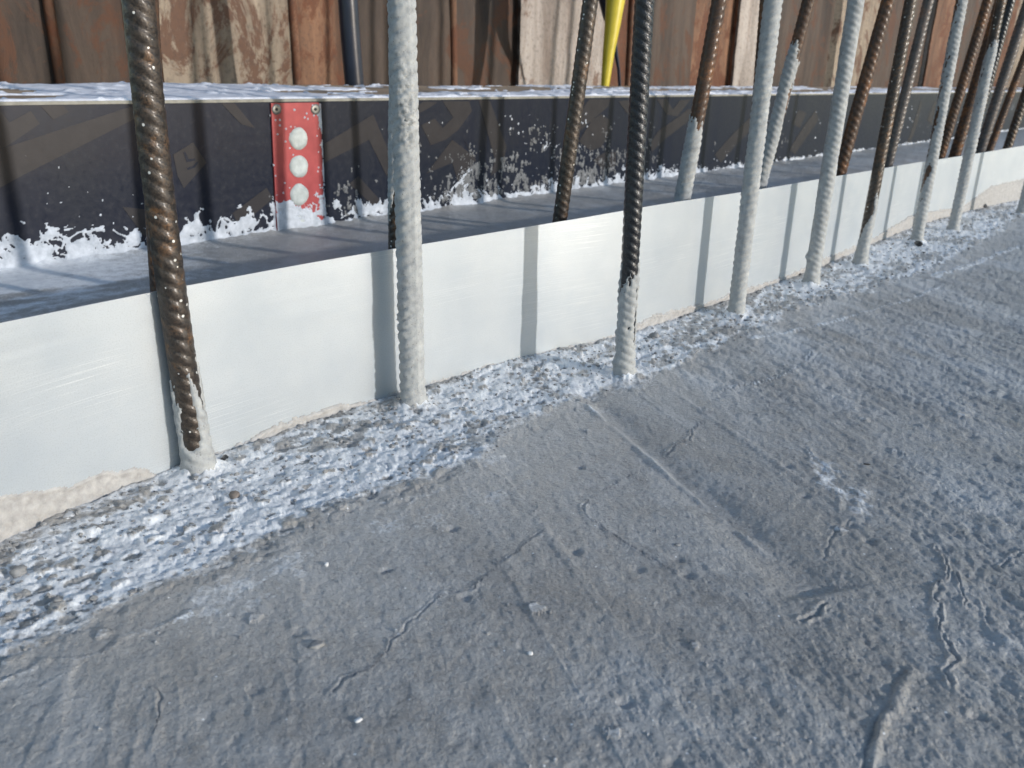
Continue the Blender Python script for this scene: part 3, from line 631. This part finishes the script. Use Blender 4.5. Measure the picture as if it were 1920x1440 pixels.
def build_splash():
    s = np.concatenate([np.arange(.15, 2.6, .0016), np.arange(2.6, 6.5, .008)]); z = np.linspace(-.006, .175, 120); SS, ZZ = np.meshgrid(s, z)
    # how high the splash reaches along the board
    kx = A([-100, 0, 120, 200, 330, 480, 540, 640, 760, 880, 960, 1040, 1170, 1300, 1500, 1920])
    kz = A([.038, .036, .040, .040, .036, .026, .034, .040, .034, .030, .030, .030, .030, .018, .010, .006])
    ks = sn(OnWall(kx, 0 * kx + 400, BN))[0]; reach = np.interp(SS, ks, kz)
    t = ZZ / reach; ks_hi = float(np.interp(540, kx, ks))
    w1 = fbm(SS * 22, ZZ * 22, 3, .5, 1.5) * .6; w2 = fbm(SS * 22, ZZ * 22, 3, .5, 2.5) * .6
    rg = ridged(SS * 75 + w1 * 2.5 + ZZ * 14, ZZ * 62 + w2 * 2.5, 3, 3.5); bl = fbm(SS * 34, ZZ * 44, 5, .6, 4.5)
    bl2 = fbm(SS * 8, ZZ * 5, 3, .6, 6.5)
    f = .75 * rg + .55 * bl + .42 * bl2 + .40 - .86 * t
    f = np.where(t < .16, f + (.16 - t) * 5, f)
    c, v = cells(SS * 130, ZZ * 110, 8); dots = (.14 + .9 * (v - .92) - c) * 2.2 * (v > .92) - .02 - .10 * sst(1.0, 3.2, t) * 3 + .5 * (fbm(SS * 6, ZZ * 9, 2, .5, 8.5) - .45) + .3 * sst(.0, .3, SS - ks_hi)
    dots = dots - .35 * sst(ks_hi, ks_hi - .10, SS); f = np.maximum(f, np.where(v > .92, dots, -1))
    hz = np.interp(SS, sn(OnWall(A([820, 880, 960, 1040, 1120, 1200]), A([400] * 6), BN))[0], [0, .8, .6, .9, .4, 0])
    sc = fbm(SS * 60 - ZZ * 60, ZZ * 26, 5, .68, 9.5) + .5 * fbm(SS * 15, ZZ * 15, 2, .5, 7.5) + hz * .30 - 1.05 - .3 * sst(.10, .14, ZZ) * 3 + .0
    f = np.maximum(f, np.where(hz > 0, sc, -1))
    th_ = np.where(f > 0, .0004 + .0011 * sst(0, .5, f) + .0005 * np.abs(bl), -.0008) + .004 * np.exp(-np.maximum(ZZ, 0) / .004) * (f > 0)
    V = fromsn(SS.ravel(), BN - th_.ravel(), ZZ.ravel()); Fq = gridF(len(s), len(z)); Fq = Fq[(f.ravel()[Fq] > 0).any(1)]; V, Fq, _ = compact(V, Fq, {})
    rel(link('slurry_splash', mesh_np('slurry_splash', V, Fq, True), M_splat, board, label='white branching slurry splashes along the foot of the board'))
build_splash()
def build_scrapes():
    s = np.arange(.75, 3.0, .0016); z = np.linspace(.012, .15, 100); SS, ZZ = np.meshgrid(s, z)
    kx = A([560, 640, 760, 830, 900, 1000, 1100, 1180, 1260]); ks = sn(OnWall(kx, 0 * kx + 400, BN))[0]
    a = np.interp(SS, ks, [-.5, -.05, -.2, .12, .22, .16, .16, -.02, -.5]) - .45 * sst(.07, .145, ZZ)
    f = a - .40 + .42 * fbm(SS * 16, ZZ * 16, 3, .5, 31.) + .55 * fbm(SS * 170, ZZ * 55, 4, .7, 32.) + .35 * fbm(SS * 60 + ZZ * 60, ZZ * 90, 4, .7, 33.)
    th_ = np.where(f > 0, .0003 + .0004 * sst(0, .4, f), -.0005)
    V = fromsn(SS.ravel(), BN - .0008 - th_.ravel(), ZZ.ravel()); Fq = gridF(len(s), len(z)); Fq = Fq[(f.ravel()[Fq] > 0).any(1)]; V, Fq, _ = compact(V, Fq, {})
    rel(link('slurry_scrapes', mesh_np('slurry_scrapes', V, Fq, True), M_scrape, board, label='grey scraped slurry haze on the middle of the board', kind='stuff'))
build_scrapes()

# red plate
def solid_poly(name, P, th, m, parent, loc=None, bevel=0):
    import bmesh
    bm = bmesh.new(); f = bm.faces.new([bm.verts.new(p) for p in P]); r = bmesh.ops.extrude_face_region(bm, geom=[f])
    for v in [g for g in r['geom'] if isinstance(g, bmesh.types.BMVert)]: v.co += Vector(ND) * th
    bmesh.ops.recalc_face_normals(bm, faces=bm.faces)
    if bevel: bmesh.ops.bevel(bm, geom=bm.edges[:], offset=bevel, segments=2, affect='EDGES')
    me = bpy.data.meshes.new(name); bm.to_mesh(me); bm.free(); o = link(name, me, m, parent); return o
po = .0034
rc = OnWall(A([508, 596, 602, 603, 607, 606, 520]), A([189, 190, 195, 260, 380, 446, 450]), BN - po)
rc[:, 2] = np.minimum(rc[:, 2], zt - .006)
plate = rel(solid_poly('red_plate', rc, po - .0004, M_red, board)); plate['label'] = 'upright red enamelled plate with a column of pale round plugs, screwed to the board'
def disc(px, py, wpx, hpx, off, th, m, name, wav=0.0, seed=0, dome=0.0):
    a = np.linspace(0, 2 * math.pi, 40, endpoint=False)
    w = 1 + wav * fbm(np.cos(a) * 1.4 + seed, np.sin(a) * 1.4, 3)
    P = OnWall(px + wpx / 2 * np.cos(a) * w, py + hpx / 2 * np.sin(a) * w, BN - off)
    C = OnWall(A(px), A(py), BN - off) - ND * dome
    inner = C + (P - C) * .6 - ND * dome * .4
    back = P + ND * th; n = 40
    V = np.concatenate([[C], inner, P, back]); Fl = [(0, 1 + i, 1 + (i + 1) % n) for i in range(n)]
    Fl += [(1 + i, 1 + n + i, 1 + n + (i + 1) % n, 1 + (i + 1) % n) for i in range(n)] + [(1 + n + i, 1 + 2 * n + i, 1 + 2 * n + (i + 1) % n, 1 + n + (i + 1) % n) for i in range(n)]
    me = bpy.data.meshes.new(name); me.from_pydata([tuple(v) for v in V], [], Fl); me.update()
    for p in me.polygons: p.use_smooth = len(p.vertices) == 4 and dome > 0
    return link(name, me, m, plate)
for i, (x, y) in enumerate([(559.5, 260), (560.5, 312), (561.5, 365)]): disc(x, y, 34, 41, po + .0006, .001, M_plug, 'mortar_plug', .06, i * 3.1, .0004)
disc(565, 421, 36, 38, po + .0005, .001, M_plug, 'mortar_plug', .12, 12.0, .0004)
for x, y in ((519, 205), (592, 205)):
    disc(x, y, 17, 20, po + .0010, .0015, M_screw, 'screw_head', 0, 1, .0006)
    disc(x, y, 5, 6, po + .0022, .0008, M_dot, 'screw_socket')  # raised black disc, shade inside the socket given as colour
def plate_splash():
    P = rc; s, n_ = sn(P); sa, sb = s.min() + .001, s.max() - .001
    SS, ZZ = np.meshgrid(np.linspace(sa, sb, 110), np.linspace(.0, zt - .008, 330))
    t = ZZ / .062
    f = .75 * ridged(SS * 62 + .9 * fbm(SS * 30, ZZ * 30, 2), ZZ * 60, 3, 1.7) + .5 * fbm(SS * 50, ZZ * 60, 4, .6, 2.7) + .62 - 1.35 * t
    c, v = cells(SS * 130, ZZ * 130, 18); f = np.maximum(f, np.where(v > .86, (.25 - c) * 2 - .05 + .1 * fbm(SS * 30, ZZ * 20, 2), -1))
    f = np.maximum(f, .35 * fbm(SS * 90, ZZ * 40, 4, .65, 4.) + .10 - (sb - SS) * 120 * .35 - .0)
    th_ = np.where(f > 0, .0004 + .0012 * sst(0, .5, f), -.0006)
    V = fromsn(SS.ravel(), BN - po - th_.ravel(), ZZ.ravel()); Fq = gridF(110, 330); Fq = Fq[(f.ravel()[Fq] > 0).any(1)]; V, Fq, _ = compact(V, Fq, {})
    link('slurry_splash', mesh_np('slurry_splash', V, Fq, True), M_splat, plate)
plate_splash()

# ------------------------------------------------------------------ sheet pile wall
wall = empty('sheet_pile_wall', (0, 0, 0), label='tall rusty corrugated steel sheet pile wall behind the board, stained with pale mortar', category='sheet pile wall')
WN = 2.02
def s_at(px, n=WN): return float(sn(OnWall(A(px), A(80), n))[0])
# outline in plan: (picture column, depth offset)
near, far = 0.0, .20
PL = [(-520, near, M_rpan), (-260, near, M_rweb), (-120, far, M_rpan), (95, far, M_rweb), (118, near + .1, M_rpan), (238, near + .03, M_rweb), (292, near, M_pale), (556, near, M_rweb), (650, far * .8, M_rpan), (850, far, M_rpan), (962, far, None),
      ]
def pan(sa, na_, sb, nb_, m, name='sheet_pile'):
    L = math.hypot(sb - sa, nb_ - na_); c = max(2, int(L / .02)); q = np.linspace(0, 1, c); zz = np.linspace(-.05, 1.7, 60); Q, Z = np.meshgrid(q, zz)
    s = sa + (sb - sa) * Q; n_ = na_ + (nb_ - na_) * Q + .004 * fbm(s * 8, Z * 5, 4, .6, 3.)
    V = fromsn(s.ravel(), n_.ravel(), Z.ravel()); Vb = fromsn(s.ravel(), (n_ + .012).ravel(), Z.ravel()); F1 = gridF(c, 60); nn = len(V)
    j = np.arange(59) * c; e1 = np.stack([j, j + c, j + c + nn, j + nn], -1); e2 = np.stack([j + c - 1 + nn, j + 2 * c - 1 + nn, j + 2 * c - 1, j + c - 1], -1)
    return link(name, mesh_np(name, np.concatenate([V, Vb]), np.concatenate([F1, F1[:, ::-1] + nn, e1, e2]), False), m, wall)
segs = []
S_ = lambda px, dn: (float(sn(OnWall(A(px), A(80), WN + dn))[0]), WN + dn)
# plan polyline of the corrugation
seq = [(-900, .1, M_rpan), (-420, .1, M_rweb), (-330, .0, M_pale), (-120, .0, M_rweb), (-60, .14, M_rpan), (100, .13, M_rweb), (112, .12, M_rpan), (236, .10, M_rweb), (300, .0, M_pale), (552, .0, M_rweb), (648, .07, M_rpan), (850, .07, M_rpan), (962, .05, M_grey)]
pts = [S_(p, d) for p, d, _ in seq]
cur = pts[-1]
sq = [(m, a, b) for (_, _, m), a, b in zip(seq[:-1], pts[:-1], pts[1:])]
p2 = S_(1138, .02); sq.append((M_grey, (pts[-1][0], WN + .02), p2)); sq.append((M_rpan, pts[-1], (pts[-1][0], WN + .02)))
p3 = S_(1182, .0)
sq.append((M_rweb, p2, p3))
prev = p3
for k, (pa, pb, ma, mb) in enumerate([(1300, 1372, M_rpan, M_rweb), (1382, 1452, M_rweb, M_grey), (1500, 1556, M_rpan, M_rpan), (1570, 1640, M_pale, M_pale), (1690, 1735, M_rpan, M_rpan), (1745, 1790, M_grey, M_rweb), (1850, 1880, M_rpan, M_rpan), (1895, 1925, M_rweb, M_pale)]):
    dn = .035 if k % 2 == 0 else .0
    a = S_(pa, dn); b = S_(pb, dn); sq.append((ma, prev, a)); sq.append((mb, a, b)); prev = b
sq.append((M_rpan, prev, (prev[0] + .6, WN + .1))); prev = (prev[0] + .6, WN + .1)
for k in range(6):
    a = (prev[0] + .5, prev[1]); b = (a[0] + .2, WN + (.0 if k % 2 == 0 else .12)); sq.append(((M_rpan, M_pale)[k % 2], prev, a)); sq.append((M_rweb, a, b)); prev = b
for m, a, b in sq: pan(a[0], a[1], b[0], b[1], m)
# interlock beads where piles join
def tube(name, pts, rads, m, parent=None, seg=18, **kw):
    V = []; 
    for i, (p, r_) in enumerate(zip(pts, rads)):
        p = np.array(p, float); d = np.array(pts[min(i + 1, len(pts) - 1)], float) - np.array(pts[max(i - 1, 0)], float); d /= np.linalg.norm(d)
        x = np.cross(d, [0, 1, .01]); x /= np.linalg.norm(x); y = np.cross(d, x)
        for k_ in range(seg):
            a = 2 * math.pi * k_ / seg; V.append(p + r_ * (math.cos(a) * x + math.sin(a) * y))
    V = np.array(V); o = V[0].copy() * 0; return link(name, mesh_np(name, V, gridF(seg, len(pts), True), True), m, parent, **kw)
for px, dn in ((100, .12), (552, -.005), (850, .065), (1182, -.005)):
    s_, n_ = S_(px, dn); b0 = fromsn(np.float64(s_), np.float64(n_), np.float64(-.05))
    tube('interlock', [b0 + np.array([0.003 * math.sin(z * 7), 0, z]) for z in np.linspace(0, 1.75, 14)], [.011] * 14, M_rweb, wall, 10)

# hoses hanging between board and wall
def hang(name, pxs, n, wpx, m, **kw):
    P = OnWall(A([p[0] for p in pxs]), A([p[1] for p in pxs]), n); R_ = [w / 2 * float((p - CAMP) @ _f) / FPX for w, p in zip(wpx, P)]
    return tube(name, list(P), R_, m, None, 28, **kw)
hang('black_hose', [(642, -140), (648, -60), (652, 0), (656, 60), (661, 120), (665, 165), (668, 215)], 1.66, [37, 37, 37, 37, 36, 36, 36], M_hose, label='thick smooth navy black hose hanging in front of the rusty pile wall', category='hose')
hang('yellow_hose', [(1166, -120), (1160, -60), (1154, 0), (1148, 50), (1141, 100), (1134, 165), (1130, 215)], 1.64, [40, 38, 36, 29, 22, 15, 12], M_yel, label='bright yellow tapering hose in front of the pale pile, beside a brown bar', category='hose')
hang('black_tubing', [(1142, -120), (1140, -40), (1138, 0), (1141, 30), (1150, 70), (1160, 130), (1165, 215)], 1.72, [34, 34, 32, 22, 10, 6, 6], M_hose, label='dark cable partly hidden behind the yellow hose', category='tubing')  # dark tube narrowing downwards behind the yellow one

# ------------------------------------------------------------------ loose pieces
import bmesh
def lump(name, px, py, wpx, hratio, m, seed, flat=.6, sink=.3, **kw):
    c = G(A(px), A(py)); w = wpx / 2 * float((c - CAMP) @ _f) / FPX; zb = zat(c[0], c[1])
    bm = bmesh.new(); bmesh.ops.create_icosphere(bm, subdivisions=3, radius=1)
    rng = random.Random(seed); a = rng.uniform(0, 3.14); off = np.array([rng.random() * 9, rng.random() * 9])
    co = np.array([v.co for v in bm.verts]); k_ = 1 + .28 * fbm(co[:, 0] * 1.2 + off[0], co[:, 1] * 1.2 + co[:, 2] * 1.7 + off[1], 3)
    for v, kk_ in zip(bm.verts, k_):
        p = v.co * kk_; x, y = p.x * w, p.y * w * hratio; v.co = (x * math.cos(a) - y * math.sin(a), x * math.sin(a) + y * math.cos(a), p.z * w * flat)
    me = bpy.data.meshes.new(name); bm.to_mesh(me); bm.free()
    for p in me.polygons: p.use_smooth = True
    o = link(name, me, m, None, **kw); o.location = (c[0], c[1], zb + w * flat * (1 - 2 * sink)); return o
g = 'pebbles on the slab'
lump('pebble', 593, 1213, 30, .7, M_stone, 1, .35, label='flat grey pebble lying alone on the smooth slab, lower left', category='pebble', group=g)
lump('pebble', 994, 1229, 11, .8, M_stonew, 2, .7, label='tiny white stone alone in the lower middle of the slab', category='pebble', group=g)
lump('pebble', 38, 1080, 28, .9, M_stone, 3, .8, label='round grey pebble set in the white rough band at the left edge', category='pebble', group=g)
lump('pebble', 110, 1136, 15, .9, M_stone, 4, .7, label='small round grey pebble low in the white band at the left', category='pebble', group=g)
lump('pebble', 440, 932, 24, .8, M_stoneb, 5, .6, label='brownish pebble just right of the foot of the thick brown bar', category='pebble', group=g)
lump('pebble', 1226, 634, 18, .8, M_stone, 6, .8, label='dark round pebble beside the sheet, right of the black bar', category='pebble', group=g)
lump('pebble', 1007, 697, 15, .8, M_stone, 7, .8, label='dark pebble in the rough band below a light blue shadow on the sheet', category='pebble', group=g)
lump('pebble', 672, 1352, 17, .7, M_stonew, 8, .5, label='white chip near the bottom edge of the slab', category='pebble', group=g)
lump('pebble', 612, 1061, 10, .8, M_stonew, 9, .8, label='small angular pale crumb below the white band, left of the middle', category='pebble', group=g)
lump('pebble', 1270, 1022, 13, .6, M_stone, 14, .3, label='flat grey chip right of the long crack', category='pebble', group=g)
lump('slurry_flake', 131, 970, 32, .55, M_stonew, 10, .12, label='thin white flake lying beside the slurry film at the left', category='flake')
g = 'black rubber scraps'
lump('rubber_scrap', 420, 862, 26, .45, M_rub, 11, .35, label='crumbled black scrap at the sheet foot, right of the thick brown bar', category='rubber scrap', group=g)
lump('rubber_scrap', 1722, 461, 30, .4, M_rub, 12, .3, label='black scrap at the foot of the half rusty white bar', category='rubber scrap', group=g)
lump('rubber_scrap', 1843, 388, 24, .5, M_rub, 13, .4, label='black scrap against the sheet near the right edge', category='rubber scrap', group=g)
lump('rubber_scrap', 1625, 873, 13, .35, M_rub, 15, .25, label='thin black chip alone on the right of the slab', category='rubber scrap', group=g)
lump('rubber_scrap', 1498, 515, 14, .6, M_rub, 16, .4, label='tiny black crumb at the sheet foot left of the lumpy bar', category='rubber scrap', group=g)

# gravel bedded in the rough band: many small stones in one mesh
def gravel():
    bm = bmesh.new(); bmesh.ops.create_icosphere(bm, subdivisions=1, radius=1); bv = np.array([v.co for v in bm.verts]); bf = np.array([[v.index for v in f.verts] for f in bm.faces]); bm.free()
    rng = np.random.RandomState(5); Vs = []; Fs = []; o = 0
    for i in range(2600):
        s = SLO + (SHI - SLO) * rng.rand() ** 1.6; u = rng.rand() ** .8; n_ = band_n(s) * (1 - u) + strip_n(s) * u - .002; p = fromsn(np.float64(s), np.float64(n_), np.float64(0))
        r_ = .0007 + .0019 * rng.rand() ** 3.0; zz = zat(p[0], p[1]); v = bv * (1 + .35 * rng.randn(len(bv), 1) * .5); ang = rng.rand() * 6.28
        v = v * np.array([1, .6 + .4 * rng.rand(), .45 + .3 * rng.rand()]) * r_; c, s_ = math.cos(ang), math.sin(ang)
        v = np.stack([c * v[:, 0] - s_ * v[:, 1], s_ * v[:, 0] + c * v[:, 1], v[:, 2]], -1) + p + [0, 0, zz + .15 * r_]
        Vs.append(v); Fs.append(bf + o); o += len(bv)
    link('gravel', mesh_np('gravel', np.concatenate(Vs), np.concatenate(Fs), False), M_stone, kind='stuff', label='small grey stones bedded in the rough white band', category='gravel')
gravel()
